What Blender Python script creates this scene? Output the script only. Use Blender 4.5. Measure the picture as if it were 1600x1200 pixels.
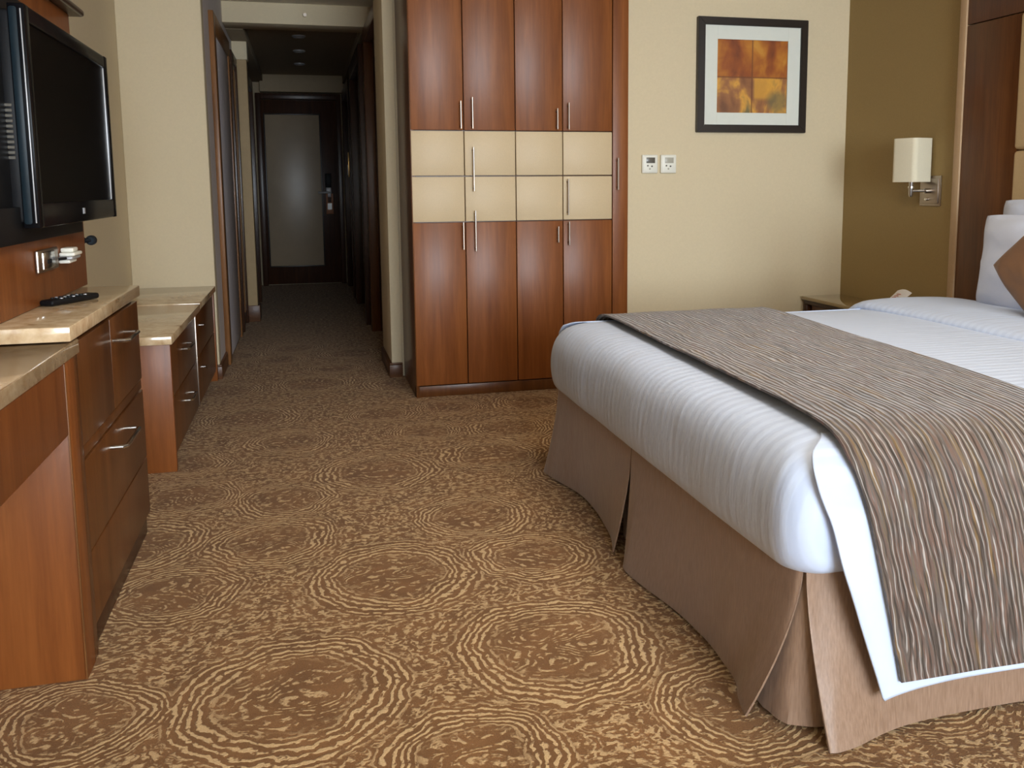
import bpy, bmesh, math, random
from mathutils import Vector, Matrix, noise as mnoise
random.seed(7)
for o in list(bpy.data.objects):
    bpy.data.objects.remove(o)
scene = bpy.context.scene
COL = scene.collection

# ------------------------------------------------------------------ camera
def cam_axes(yaw, pitch, roll):
    cy, sy, cp, sp = math.cos(yaw), math.sin(yaw), math.cos(pitch), math.sin(pitch)
    f = Vector((sy*cp, cy*cp, -sp)); r = Vector((cy, -sy, 0)); u = r.cross(f)
    cr, sr = math.cos(roll), math.sin(roll)
    return cr*r + sr*u, -sr*r + cr*u, f
r_, u_, f_ = cam_axes(.2538, .1265, -.0078)
cd = bpy.data.cameras.new('camera'); cam = bpy.data.objects.new('camera', cd); COL.objects.link(cam)
cam.matrix_world = Matrix(((r_.x, u_.x, -f_.x, 0), (r_.y, u_.y, -f_.y, 0), (r_.z, u_.z, -f_.z, 1.10), (0, 0, 0, 1)))
cd.sensor_width = 36; cd.lens = 1411.4/1600*36
cd.shift_x = (800-844.2)/1600; cd.shift_y = (469.7-600)/1600
cd.clip_start = .02
scene.camera = cam

# ------------------------------------------------------------------ world, light, exposure
w = bpy.data.worlds.new('daylight'); scene.world = w; w.use_nodes = True
w.node_tree.nodes['Background'].inputs[0].default_value = (.75, .87, 1, 1)
w.node_tree.nodes['Background'].inputs[1].default_value = 1.2
def area(name, loc, rot, sx, sy, power, color):
    l = bpy.data.lights.new(name, 'AREA'); l.shape = 'RECTANGLE'; l.size = sx; l.size_y = sy
    l.energy = power; l.color = color
    o = bpy.data.objects.new(name, l); COL.objects.link(o); o.location = loc; o.rotation_euler = rot
    return o
area('window_daylight', (1.30, -3.66, 1.40), (math.radians(86), 0, 0), 2.8, 1.8, 430, (.80, .90, 1.0))
area('ceiling_lamp', (1.2, 2.1, 2.38), (0, 0, 0), .7, .7, 27, (1.0, .90, .76))
vs = scene.view_settings
vs.view_transform = 'Standard'; vs.look = 'None'; vs.gamma = 1; vs.use_curve_mapping = False
vs.exposure = 0.08

# ------------------------------------------------------------------ materials
def S(r, g, b):
    f = lambda c: (c/255/12.92) if c/255 <= .04045 else ((c/255+.055)/1.055)**2.4
    return (f(r), f(g), f(b), 1)
class NT:
    def __init__(s, name):
        s.m = bpy.data.materials.new(name); s.m.use_nodes = True
        s.t = s.m.node_tree; s.n = s.t.nodes; s.l = s.t.links
        s.b = s.n['Principled BSDF']
    def new(s, typ, **kw):
        nd = s.n.new(typ)
        for k, v in kw.items(): setattr(nd, k, v)
        return nd
    def put(s, sock, v):
        if hasattr(v, 'bl_idname') and hasattr(v, 'is_output'): s.l.new(v, sock)
        else: sock.default_value = v
    def math(s, op, a, b=None, c=None, clamp=False):
        nd = s.new('ShaderNodeMath', operation=op, use_clamp=clamp)
        s.put(nd.inputs[0], a)
        if b is not None: s.put(nd.inputs[1], b)
        if c is not None: s.put(nd.inputs[2], c)
        return nd.outputs[0]
    def vmath(s, op, a, b=None):
        nd = s.new('ShaderNodeVectorMath', operation=op)
        s.put(nd.inputs[0], a)
        if b is not None:
            if op == 'SCALE': s.put(nd.inputs['Scale'], b)
            else: s.put(nd.inputs[1], b)
        return nd.outputs['Value'] if op in ('LENGTH', 'DISTANCE', 'DOT_PRODUCT') else nd.outputs[0]
    def pos(s): return s.new('ShaderNodeNewGeometry').outputs['Position']
    def noise(s, vec, scale, detail=2, rough=.5, out='Fac', dist=0):
        nd = s.new('ShaderNodeTexNoise'); s.put(nd.inputs['Vector'], vec)
        nd.inputs['Scale'].default_value = scale; nd.inputs['Detail'].default_value = detail
        nd.inputs['Roughness'].default_value = rough; nd.inputs['Distortion'].default_value = dist
        return nd.outputs[out] if out != 'Fac' else nd.outputs[0]
    def ramp(s, fac, stops):
        nd = s.new('ShaderNodeValToRGB'); s.put(nd.inputs[0], fac)
        e = nd.color_ramp.elements
        e[0].position, e[0].color = stops[0]
        e[1].position, e[1].color = stops[-1]
        for p, c in stops[1:-1]:
            q = e.new(p); q.color = c
        return nd.outputs[0]
    def mix(s, fac, a, b):
        nd = s.new('ShaderNodeMix', data_type='RGBA')
        s.put(nd.inputs[0], fac); s.put(nd.inputs[6], a); s.put(nd.inputs[7], b)
        return nd.outputs[2]
    def step(s, v, lo, hi):
        nd = s.new('ShaderNodeMapRange', interpolation_type='SMOOTHSTEP')
        s.put(nd.inputs[0], v); nd.inputs[1].default_value = lo; nd.inputs[2].default_value = hi
        return nd.outputs[0]
    def bump(s, h, strength=.3, dist=.01):
        nd = s.new('ShaderNodeBump'); nd.inputs['Strength'].default_value = strength
        nd.inputs['Distance'].default_value = dist; s.put(nd.inputs['Height'], h)
        s.l.new(nd.outputs[0], s.b.inputs['Normal'])
    def set(s, color=None, rough=None, metal=None, **kw):
        if color is not None: s.put(s.b.inputs['Base Color'], color)
        if rough is not None: s.put(s.b.inputs['Roughness'], rough)
        if metal is not None: s.put(s.b.inputs['Metallic'], metal)
        for k, v in kw.items(): s.put(s.b.inputs[k.replace('_', ' ')], v)
        return s.m

def plain(name, c, rough=.6, metal=0, var=.06, scale=30, bump=0, **kw):
    t = NT(name); n = t.noise(t.pos(), scale, 3)
    d = tuple(x*(1-var) for x in c[:3])+(1,); l = tuple(min(1, x*(1+var)) for x in c[:3])+(1,)
    t.set(t.ramp(n, [(.3, d), (.7, l)]), rough, metal, **kw)
    if bump: t.bump(n, bump, .004)
    return t.m
def wood(name, dark, mid, light, rough=.3, stretch=(14, 14, .9), coat=.10):
    t = NT(name)
    mp = t.vmath('MULTIPLY', t.pos(), stretch)
    a = t.noise(mp, 1.6, 4, .6, dist=.5); b = t.noise(mp, 9, 3, .6)
    f = t.math('ADD', t.math('MULTIPLY', a, .75), t.math('MULTIPLY', b, .25))
    t.set(t.ramp(f, [(.3, dark), (.5, mid), (.72, light)]), rough, 0, Coat_Weight=coat, Coat_Roughness=.25, Specular_IOR_Level=.26)
    t.bump(b, .04, .002)
    return t.m
M = {}
M['cream_paint'] = plain('cream_wallpaper', S(206, 190, 158), .75, var=.02, scale=90, bump=.05)
M['white_paint'] = plain('ceiling_paint', S(222, 214, 196), .8, var=.02)
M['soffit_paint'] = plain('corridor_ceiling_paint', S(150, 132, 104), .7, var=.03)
M['olive'] = plain('olive_wallpaper', S(148, 124, 78), .7, var=.04, scale=120, bump=.06)
M['tan_trim'] = plain('tan_trim_paint', S(176, 146, 112), .5, var=.03)
M['wood'] = wood('cherry_veneer', S(106, 57, 23), S(124, 70, 30), S(142, 85, 40), .42)
M['wood_dark'] = wood('dark_cherry_veneer', S(74, 42, 19), S(90, 53, 25), S(106, 65, 33), .30)
M['wood_deep'] = wood('walnut_stain', S(40, 22, 12), S(56, 32, 18), S(72, 43, 24), .32)
M['casing'] = wood('oak_casing', S(98, 62, 32), S(124, 82, 45), S(146, 100, 58), .4)
M['skirting'] = wood('skirting_wood', S(72, 44, 26), S(88, 55, 32), S(104, 67, 40), .4, (3, 3, 20))
M['beige_panel'] = plain('beige_leather', S(198, 176, 140), .5, var=.025, scale=200, bump=.03)
M['chrome'] = plain('brushed_nickel', S(205, 203, 200), .22, 1, var=.03)
M['steel'] = plain('satin_steel', S(168, 156, 144), .35, 1, var=.04)
M['black_gloss'] = plain('piano_black', (.004, .004, .005, 1), .25, var=.1, Specular_IOR_Level=.08)
M['screen'] = plain('switched_off_screen', (.0015, .0015, .0018, 1), .3, var=.1, Specular_IOR_Level=.12)
M['black_plastic'] = plain('black_plastic', (.006, .006, .007, 1), .5, var=.1, Specular_IOR_Level=.15)
M['blue_black'] = plain('blue_black_plastic', (.010, .018, .024, 1), .4, var=.1, Specular_IOR_Level=.15)
M['silver_trim'] = plain('silver_plastic', S(170, 170, 172), .4, .3, var=.03)
M['white_plastic'] = plain('white_plastic', S(226, 224, 212), .4, var=.02)
M['grey_lcd'] = plain('grey_display', S(88, 84, 76), .25, var=.05)
M['pale_lcd'] = plain('pale_display', S(168, 164, 150), .25, var=.05)
M['frame_black'] = plain('black_brown_frame', S(36, 27, 20), .35, var=.1)
M['mat_board'] = plain('pale_mat_board', S(214, 216, 206), .8, var=.01)
M['mirror'] = plain('mirror_glass', S(190, 188, 190), .06, 1, var=.01)
M['door_grey'] = plain('grey_lacquer', S(206, 198, 200), .5, var=.02, scale=3)
M['lavender'] = plain('pale_grey_wall', S(206, 196, 192), .7, var=.02)  # even pale grey base colour, used on the corridor left wall
M['pier_tan'] = plain('tan_wallpaper', S(168, 142, 104), .7, var=.03)
M['door_panel'] = plain('taupe_door_panel', S(150, 132, 108), .35, var=.05, scale=5)
M['brass'] = plain('brass', S(190, 150, 90), .3, .9, var=.04)
M['tag_brown'] = plain('brown_door_tag', S(140, 84, 44), .5, var=.04)
M['shade'] = plain('cream_lampshade', S(214, 206, 182), .85, var=.02, scale=150, Transmission_Weight=0.0)
M['upholstery'] = plain('beige_upholstery', S(186, 160, 120), .6, var=.03, scale=150, bump=.04)
M['paper'] = plain('white_paper', S(236, 234, 236), .7, var=.01)
M['red_ink'] = plain('red_ink', S(196, 110, 100), .7, var=.02)
M['mattress'] = plain('mattress_cloth', S(225, 225, 228), .9, var=.02)
M['glass_top'] = plain('bronze_glass', S(150, 128, 88), .06, var=.02, Coat_Weight=.6, Coat_Roughness=.03)

def marble():
    t = NT('beige_marble'); p = t.pos()
    a = t.noise(p, 7, 5, .62, dist=.8); b = t.noise(p, 38, 3, .6)
    f = t.math('ADD', t.math('MULTIPLY', a, .6), t.math('MULTIPLY', b, .4))
    c = t.ramp(f, [(.34, S(140, 106, 70)), (.44, S(184, 156, 120)), (.56, S(202, 178, 144)), (.68, S(220, 200, 168))])
    t.set(c, .13, 0, Coat_Weight=.3, Coat_Roughness=.06)
    return t.m
M['marble'] = marble()

def cotton():                                   # satin stripe across the bed
    t = NT('white_striped_cotton'); p = t.pos()
    x = t.new('ShaderNodeSeparateXYZ'); t.l.new(p, x.inputs[0])
    s = t.math('SINE', t.math('MULTIPLY', x.outputs[1], 2*math.pi/.034))
    k = t.step(s, -.5, .5)
    n = t.noise(p, 5, 3); wr = t.noise(t.vmath('MULTIPLY', p, (3, 9, 3)), 3, 3)
    c = t.mix(k, S(182, 195, 220), S(190, 203, 227))
    t.set(c, t.math('ADD', .5, t.math('MULTIPLY', k, .25)), 0, Sheen_Weight=.15)
    h = t.math('ADD', t.math('MULTIPLY', k, .05), t.math('MULTIPLY', t.math('ADD', n, wr), .9))
    t.bump(h, .25, .012)
    return t.m
def linen(name, c, bump=.3):
    t = NT(name); p = t.pos()
    n = t.noise(p, 7, 4, .55, dist=.6); f = t.noise(p, 600, 1)
    t.set(t.ramp(f, [(.3, tuple(v*.95 for v in c[:3])+(1,)), (.7, c)]), .75, 0, Sheen_Weight=.15)
    t.bump(t.math('ADD', n, t.math('MULTIPLY', f, .05)), bump, .015)
    return t.m
M['cotton'] = cotton()
M['linen'] = linen('white_linen', S(196, 204, 224))
M['brown_linen'] = linen('brown_cushion_cloth', S(104, 68, 34), .12)

def satin():
    t = NT('taupe_satin'); p = t.pos()
    f = t.noise(t.vmath('MULTIPLY', p, (1, 1, .12)), 240, 2)
    n = t.noise(t.vmath('MULTIPLY', p, (1, 1, .35)), 14, 3)
    c = t.ramp(f, [(.25, S(122, 97, 79)), (.75, S(146, 120, 101))])
    t.set(c, .38, 0, Sheen_Weight=.3, Sheen_Roughness=.4, Specular_IOR_Level=.6)
    t.bump(t.math('ADD', t.math('MULTIPLY', n, .8), t.math('MULTIPLY', f, .06)), .35, .012)
    return t.m
M['satin'] = satin()

def runner_mat():
    t = NT('woven_runner')
    uv = t.new('ShaderNodeUVMap', uv_map='UVMap').outputs[0]
    wob = t.noise(t.vmath('MULTIPLY', uv, (9, 7, 1)), 1, 2)
    sx = t.new('ShaderNodeSeparateXYZ'); t.l.new(uv, sx.inputs[0])
    u = t.math('ADD', sx.outputs[0], t.math('MULTIPLY', wob, .035))
    cb = t.new('ShaderNodeCombineXYZ'); t.l.new(u, cb.inputs[0]); t.l.new(sx.outputs[1], cb.inputs[1])
    q = cb.outputs[0]
    ph = t.noise(t.vmath('MULTIPLY', uv, (16, 5, 1)), 1, 3, .5)
    ph = t.math('ADD', t.math('MULTIPLY', sx.outputs[0], 2*math.pi/.0135), t.math('MULTIPLY', ph, 20))
    strand = t.math('SINE', ph)
    band = t.noise(t.vmath('MULTIPLY', q, (70, 3.5, 1)), 1, 2, .5)
    col = t.ramp(band, [(.32, S(66, 56, 50)), (.42, S(96, 86, 80)), (.49, S(106, 82, 71)), (.55, S(92, 85, 81)), (.66, S(114, 90, 60))])
    seg = t.noise(t.vmath('MULTIPLY', uv, (70, 7, 1)), 1, 2)
    thread = t.math('MULTIPLY', t.step(strand, .72, .95), t.step(seg, .40, .52))
    gap = t.math('MULTIPLY', t.step(t.math('MULTIPLY', strand, -1), .45, .9), t.step(seg, .34, .5))
    col2 = t.mix(t.math('MULTIPLY', gap, .8), col, S(46, 37, 31))
    col3 = t.mix(t.math('MULTIPLY', thread, .62), col2, S(184, 178, 174))
    t.set(col3, .6, 0, Sheen_Weight=.25, Sheen_Roughness=.4, Specular_IOR_Level=.3)
    t.bump(t.math('ADD', t.math('MULTIPLY', strand, .5), t.math('MULTIPLY', thread, .4)), .7, .004)
    return t.m
M['runner'] = runner_mat()

def carpet():
    t = NT('swirl_carpet'); p = t.pos()
    flat = t.vmath('MULTIPLY', p, (1, 1, 0))
    wv = t.noise(flat, 5.5, 2, out='Color')
    q = t.vmath('ADD', flat, t.vmath('SCALE', t.vmath('SUBTRACT', wv, (.5, .5, .5)), .10))
    q = t.vmath('MULTIPLY', q, (1, 1, 0))
    circ = [(.206, 2.483, .23), (-.138, 2.847, .2), (.502, 2.897, .2), (-.069, 1.932, .25), (.547, 1.977, .24),
            (.277, 1.60, .18), (-.393, 2.52, .19), (.238, 3.474, .24), (-.10, 3.23, .18), (-.50, 1.95, .17)]
    rr = random.Random(3); tries = 0
    while len(circ) < 52 and tries < 8000:
        tries += 1
        x, y, r = rr.uniform(-.6, 1.5), rr.uniform(1.1, 6.4), rr.uniform(.16, .24)
        if all(math.hypot(x-a, y-b) > (r+c)*.97 for a, b, c in circ): circ.append((x, y, r))
    d = None
    for x, y, r in circ:
        e = t.math('DIVIDE', t.vmath('DISTANCE', q, (x+.0, y+.0, 0)), r)
        d = e if d is None else t.math('MINIMUM', d, e)
    brk = t.noise(flat, 22, 2); brk2 = t.noise(flat, 44, 2, .6)
    jn = t.math('SUBTRACT', t.noise(flat, 30, 2, .6), .5)
    band = t.math('MULTIPLY', t.step(d, .50, .72), t.math('SUBTRACT', 1, t.step(d, 1.02, 1.14)))
    jit = t.math('MULTIPLY', jn, t.math('SUBTRACT', 15, t.math('MULTIPLY', band, 6)))
    rings = t.step(t.math('SINE', t.math('ADD', t.math('MULTIPLY', d, 72), jit)), -.15, .6)
    ringm = t.math('MULTIPLY', t.math('MULTIPLY', rings, band), t.step(brk2, .36, .48))
    outm = t.math('MULTIPLY', t.math('MULTIPLY', rings, t.step(d, 1.02, 1.14)), t.step(brk2, .42, .56))
    # loose strokes inside and between the circles
    fl = t.noise(t.vmath('MULTIPLY', q, (1.0, 1.9, 1)), 3.4, 1, .4)
    flow = t.step(t.math('SINE', t.math('ADD', t.math('MULTIPLY', fl, 150), t.math('MULTIPLY', jn, 8))), -.1, .7)
    flowm = t.math('MULTIPLY', t.math('MULTIPLY', flow, t.math('SUBTRACT', 1, band)), t.step(brk2, .44, .58))
    line = t.math('MAXIMUM', ringm, t.math('MULTIPLY', t.math('MAXIMUM', flowm, outm), .85))
    fib = t.noise(p, 380, 2, .7)
    blot = t.noise(flat, 9, 3)
    base = t.ramp(blot, [(.3, S(120, 83, 46)), (.7, S(146, 103, 61))])
    base = t.mix(t.step(fib, .35, .7), t.mix(.45, base, S(74, 47, 24)), base)
    light = t.mix(t.step(fib, .3, .7), S(192, 158, 112), S(222, 192, 148))
    t.set(t.mix(t.math('MULTIPLY', line, .85), base, light), .95, 0, Sheen_Weight=.1, Specular_IOR_Level=.15)
    t.bump(t.math('ADD', line, t.math('MULTIPLY', fib, .7)), .5, .006)
    return t.m
M['carpet'] = carpet()

def print_mat():                                # the abstract amber print
    t = NT('amber_abstract_print'); uv = t.new('ShaderNodeUVMap', uv_map='UVMap').outputs[0]
    sx = t.new('ShaderNodeSeparateXYZ'); t.l.new(uv, sx.inputs[0]); u, v = sx.outputs[0], sx.outputs[1]
    n = t.noise(uv, 3.2, 3, .55, dist=.5); st = t.noise(t.vmath('MULTIPLY', uv, (2.4, 1.1, 1)), 1.6, 3, .5, dist=.5)
    f = t.math('ADD', t.math('MULTIPLY', st, .65), t.math('MULTIPLY', n, .35))
    warm = t.ramp(f, [(.34, S(112, 52, 18)), (.46, S(146, 76, 22)), (.56, S(176, 108, 30)), (.66, S(196, 140, 52))])
    cool = t.ramp(f, [(.36, S(112, 70, 42)), (.47, S(150, 98, 56)), (.54, S(208, 152, 60)), (.64, S(112, 98, 62))])
    c = t.mix(t.step(v, .47, .50), cool, warm)
    g = t.math('MINIMUM', t.math('ABSOLUTE', t.math('SUBTRACT', u, .5)), t.math('ABSOLUTE', t.math('SUBTRACT', v, .49)))
    c = t.mix(t.math('MULTIPLY', t.math('SUBTRACT', 1, t.step(g, .004, .014)), .75), c, S(104, 58, 28))
    # a bright amber block right of centre and a sea-green smudge in its corner
    bx = t.math('MULTIPLY', t.math('MULTIPLY', t.step(u, .51, .55), t.math('SUBTRACT', 1, t.step(u, .76, .86))),
                t.math('MULTIPLY', t.step(v, .16, .24), t.math('SUBTRACT', 1, t.step(v, .47, .49))))
    c = t.mix(t.math('MULTIPLY', bx, .75), c, S(208, 152, 54))
    gx = t.math('MULTIPLY', t.math('SUBTRACT', 1, t.step(t.vmath('DISTANCE', uv, (.86, .17, 0)), .08, .2)), .7)
    c = t.mix(gx, c, S(104, 100, 66))
    t.set(c, .45, 0)
    return t.m
M['print'] = print_mat()

# ------------------------------------------------------------------ geometry helpers
def box(bm, x0, x1, y0, y1, z0, z1, bev=.002, seg=2, rot=None):
    x0, x1 = min(x0, x1), max(x0, x1); y0, y1 = min(y0, y1), max(y0, y1); z0, z1 = min(z0, z1), max(z0, z1)
    b = bmesh.new()
    bmesh.ops.create_cube(b, size=1)
    for v in b.verts:
        v.co = Vector((x0+(v.co.x+.5)*(x1-x0), y0+(v.co.y+.5)*(y1-y0), z0+(v.co.z+.5)*(z1-z0)))
    bev = min(bev, .45*min(x1-x0, y1-y0, z1-z0))
    if bev > 0:
        bmesh.ops.bevel(b, geom=list(b.edges), offset=bev, segments=seg, profile=.5, affect='EDGES')
    if rot:
        c = Vector(((x0+x1)/2, (y0+y1)/2, (z0+z1)/2))
        b.transform(Matrix.Translation(c) @ rot @ Matrix.Translation(-c))
    me = bpy.data.meshes.new('tmp'); b.to_mesh(me); b.free(); bm.from_mesh(me); bpy.data.meshes.remove(me)
    return bm
def B(*a, **k): return box(bmesh.new(), *a, **k)
def tube(bm, pts, r, seg=10, caps=True):
    pts = [Vector(p) for p in pts]; rings = []
    rad = r if isinstance(r, (list, tuple)) else [r]*len(pts)
    for i, p in enumerate(pts):
        d = (pts[min(i+1, len(pts)-1)]-pts[max(i-1, 0)]).normalized()
        a = d.cross(Vector((0, 0, 1)))
        if a.length < .01: a = d.cross(Vector((0, 1, 0)))
        a.normalize(); b = d.cross(a)
        rings.append([bm.verts.new(p+rad[i]*(math.cos(2*math.pi*k/seg)*a+math.sin(2*math.pi*k/seg)*b)) for k in range(seg)])
    for A, C in zip(rings, rings[1:]):
        for k in range(seg): bm.faces.new((A[k], A[(k+1) % seg], C[(k+1) % seg], C[k]))
    if caps:
        bm.faces.new(rings[0][::-1]); bm.faces.new(rings[-1])
    return bm
def T(pts, r, seg=10): return tube(bmesh.new(), pts, r, seg)
def grid(fn, nu, nv, thick=0, uv=None):
    """sheet from a function of (s, t) in 0..1; thick > 0 gives it a second side"""
    bm = bmesh.new(); V = [[bm.verts.new(fn(i/nu, j/nv)) for j in range(nv+1)] for i in range(nu+1)]
    lay = bm.loops.layers.uv.new('UVMap') if uv else None
    for i in range(nu):
        for j in range(nv):
            f = bm.faces.new((V[i][j], V[i+1][j], V[i+1][j+1], V[i][j+1]))
            if lay:
                for lp, (a, c) in zip(f.loops, ((i, j), (i+1, j), (i+1, j+1), (i, j+1))): lp[lay].uv = uv(a/nu, c/nv)
    bm.normal_update()
    if thick: bmesh.ops.solidify(bm, geom=list(bm.faces), thickness=thick)
    return bm
def obj(name, bm, mat, parent=None, smooth=None, label=None):
    bmesh.ops.recalc_face_normals(bm, faces=list(bm.faces))
    xs = [v.co for v in bm.verts]
    if parent is None:
        o0 = Vector(((min(v.x for v in xs)+max(v.x for v in xs))/2, (min(v.y for v in xs)+max(v.y for v in xs))/2, min(v.z for v in xs)))
    else:
        o0 = Vector(parent['base'])
    for v in bm.verts: v.co -= o0
    me = bpy.data.meshes.new(name); bm.to_mesh(me); bm.free()
    o = bpy.data.objects.new(name, me); COL.objects.link(o)
    me.materials.append(M[mat] if isinstance(mat, str) else mat)
    if parent is None: o.location = o0
    else: o.parent = parent
    o['base'] = tuple(o0)
    for f in me.polygons: f.use_smooth = True
    if smooth != 'full':
        me.set_sharp_from_angle(angle=math.radians(32))
    if label: o['label'] = label
    return o
def tag(o, label, cat, group=None, kind=None):
    o['label'] = label; o['category'] = cat
    if group: o['group'] = group
    if kind: o['kind'] = kind
    return o
def thing(name, label, cat, loc, group=None):
    o = bpy.data.objects.new(name, None); COL.objects.link(o); o.location = loc; o.empty_display_size = .05
    o['base'] = tuple(loc)
    return tag(o, label, cat, group)
def struct(name, bm, mat, label, cat, parent=None):
    o = obj(name, bm, mat, parent)
    if parent is None: tag(o, label, cat, kind='structure')
    return o

# ------------------------------------------------------------------ room shell
XL, XC, YF, YR, XR, ZC = -.95, -.51, 5.46, 4.65, 3.031, 2.41
YD, YW = 10.67, -3.6
struct('floor', B(-1.2, 3.3, -3.8, 11, -.1, 0, bev=0), 'carpet', 'brown carpet with pale swirling rings over the whole floor', 'floor')
bm = B(-1.2, 3.3, -3.8, 5.46, ZC, ZC+.1, bev=0); box(bm, -.7, 1.8, 5.46, 6.93, ZC, ZC+.1, bev=0)
struct('ceiling', bm, 'white_paint', 'pale ceiling of the bedroom and corridor entry', 'ceiling')
struct('wall_left', B(XL-.12, XL, -3.8, YF+.12, 0, ZC, bev=0), 'cream_paint', 'cream side wall behind the television unit', 'wall')
struct('wall_far_left', B(XL, XC, YF, YF+.12, 0, ZC, bev=.004), 'cream_paint', 'cream end wall above the low far cabinet', 'wall')
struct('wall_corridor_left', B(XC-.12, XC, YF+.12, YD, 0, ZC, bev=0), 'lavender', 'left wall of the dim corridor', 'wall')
bm = B(.459, .519, 5.22, 5.80, 0, ZC, bev=.003); box(bm, .519, 1.75, 5.24, 5.34, 0, ZC, bev=0)
struct('wall_corridor_near', bm, 'cream_paint', 'narrow cream wall end between corridor and wardrobe', 'wall')
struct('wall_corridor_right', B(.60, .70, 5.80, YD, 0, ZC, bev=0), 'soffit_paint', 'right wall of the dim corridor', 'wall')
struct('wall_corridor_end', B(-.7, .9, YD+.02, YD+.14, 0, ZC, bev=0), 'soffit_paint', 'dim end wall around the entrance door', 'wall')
bm = B(1.700, XR+.15, YR+.012, YR+.13, 0, ZC, bev=0); box(bm, 1.72, 1.84, YR+.1, 5.34, 0, ZC, bev=0)
struct('wall_back', bm, 'cream_paint', 'cream wall with framed print beside the wardrobe', 'wall')
struct('wall_right', B(XR, XR+.12, -3.8, YR+.012, 0, ZC, bev=0), 'olive', 'olive wall behind bedside table and wall lamp', 'wall')
bm = bmesh.new()
WX0, WX1, WZ0, WZ1 = -.1, 2.7, .5, 2.3
box(bm, -1.2, WX0, YW-.15, YW, 0, ZC, bev=0); box(bm, WX1, 3.3, YW-.15, YW, 0, ZC, bev=0)
box(bm, WX0, WX1, YW-.15, YW, 0, WZ0, bev=0); box(bm, WX0, WX1, YW-.15, YW, WZ1, ZC, bev=0)
struct('wall_window_side', bm, 'cream_paint', 'wall with the window behind the viewer', 'wall')
wn = struct('window_1', box(box(B(WX0, WX0+.05, YW-.1, YW-.04, WZ0, WZ1), WX1-.05, WX1, YW-.1, YW-.04, WZ0, WZ1), WX0+.05, WX1-.05, YW-.1, YW-.04, WZ0, WZ0+.05),
            'white_plastic', 'wide window lighting the room', 'window')
struct('pane', B(WX0+.05, WX1-.05, YW-.115, YW-.108, WZ0+.05, WZ1, bev=0), plain('window_glass', (.95, .97, .97, 1), .02, var=0, Transmission_Weight=1.0), None, None, wn)
# skirting boards
def skirt(name, label, x0, x1, y0, y1, h=.085):
    bm = B(x0, x1, y0, y1, 0, h-.012, bev=.001); box(bm, x0, x1, y0, y1, h-.010, h, bev=.004)
    return struct(name, bm, 'skirting', label, 'baseboard')
skirt('baseboard_left', 'dark wooden skirting at foot of the corridor left wall', XC-.06, XC+.014, YF-.014, 7.76)
skirt('baseboard_near', 'brown wooden skirting around the narrow wall end', .445, .521, 5.205, 5.79)
skirt('baseboard_back', 'brown wooden skirting under the framed print wall', 1.702, XR, YR-.004, YR+.012)
skirt('baseboard_right', 'brown wooden skirting along the olive wall', XR-.014, XR, 3.72, YR-.004)
# corridor beams, soffits, pier
struct('trim_1', B(XC, .60, 6.93, 7.20, 2.265, ZC+.1, bev=.004), 'cream_paint', 'pale beam across the corridor mouth', 'beam')
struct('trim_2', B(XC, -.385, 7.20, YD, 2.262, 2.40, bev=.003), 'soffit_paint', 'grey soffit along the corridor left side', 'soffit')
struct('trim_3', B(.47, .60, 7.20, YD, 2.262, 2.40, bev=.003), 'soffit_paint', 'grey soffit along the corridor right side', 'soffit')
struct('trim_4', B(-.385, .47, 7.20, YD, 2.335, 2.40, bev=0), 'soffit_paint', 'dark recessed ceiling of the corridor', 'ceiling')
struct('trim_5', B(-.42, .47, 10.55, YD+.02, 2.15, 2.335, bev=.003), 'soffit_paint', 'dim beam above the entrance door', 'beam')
bm = B(XC, -.402, 7.78, 7.95, 0, 2.12, bev=.003)
pier = struct('trim_6', bm, 'pier_tan', 'beige pier projecting from the corridor left wall', 'pier')
struct('capital', B(XC, -.395, 7.77, 7.96, 2.12, 2.262, bev=.003), 'cream_paint', None, None, pier)
bm = B(XC, -.385, 7.765, 7.97, 0, .135, bev=.003)
struct('skirting', bm, 'skirting', None, None, pier)

# corridor doors and openings ------------------------------------------------
def casing(name_door, label, x0, x1, y0, y1, z1, wdt, mat, leafmat, side, leaf_x):
    """casing of two stiles and a head on a wall along y, with the leaf inside"""
    d = struct(name_door, B(leaf_x-.015, leaf_x+.015, y0+wdt, y1-wdt, .02, z1-wdt, bev=.003), leafmat, label, 'door')
    struct('door_stile', B(x0, x1, y0, y0+wdt, .0, z1, bev=.004), mat, None, None, d)
    struct('door_stile', B(x0, x1, y1-wdt, y1, .0, z1, bev=.004), mat, None, None, d)
    struct('door_head', B(x0, x1, y0+wdt, y1-wdt, z1-wdt, z1, bev=.004), mat, None, None, d)
    return d
d2 = casing('door_2', 'glossy pale grey door in brown casing on corridor left', XC, XC+.03, 5.88, 7.10, 2.157, .12, 'casing', 'door_grey', 1, XC+.006)
d3 = casing('door_3', 'dark closet door beyond the pale grey door on corridor left', XC, XC+.035, 7.22, 7.77, 2.12, .07, 'wood_deep', 'wood_deep', 1, XC+.008)
struct('gilt_strip', B(XC+.023, XC+.03, 7.46, 7.50, .12, 2.0, bev=.002), 'casing', None, None, d3)
struct('mirror_strip', B(XC+.023, XC+.028, 7.54, 7.66, .12, 2.0, bev=.002), 'mirror', None, None, d3)
d4 = casing('door_4', 'dark wooden door past the beige pier on corridor left', XC, -.43, 8.05, 9.2, 2.1, .1, 'wood_deep', 'wood_deep', 1, XC+.02)
d5 = casing('door_5', 'dark wooden sliding door first on corridor right', .47, .60, 5.80, 7.05, 2.26, .10, 'wood_dark', 'wood_deep', -1, .55)
d6 = casing('door_6', 'dark wooden closet door midway on corridor right', .45, .60, 7.3, 8.78, 2.2, .12, 'wood_deep', 'wood_deep', -1, .56)
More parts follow.
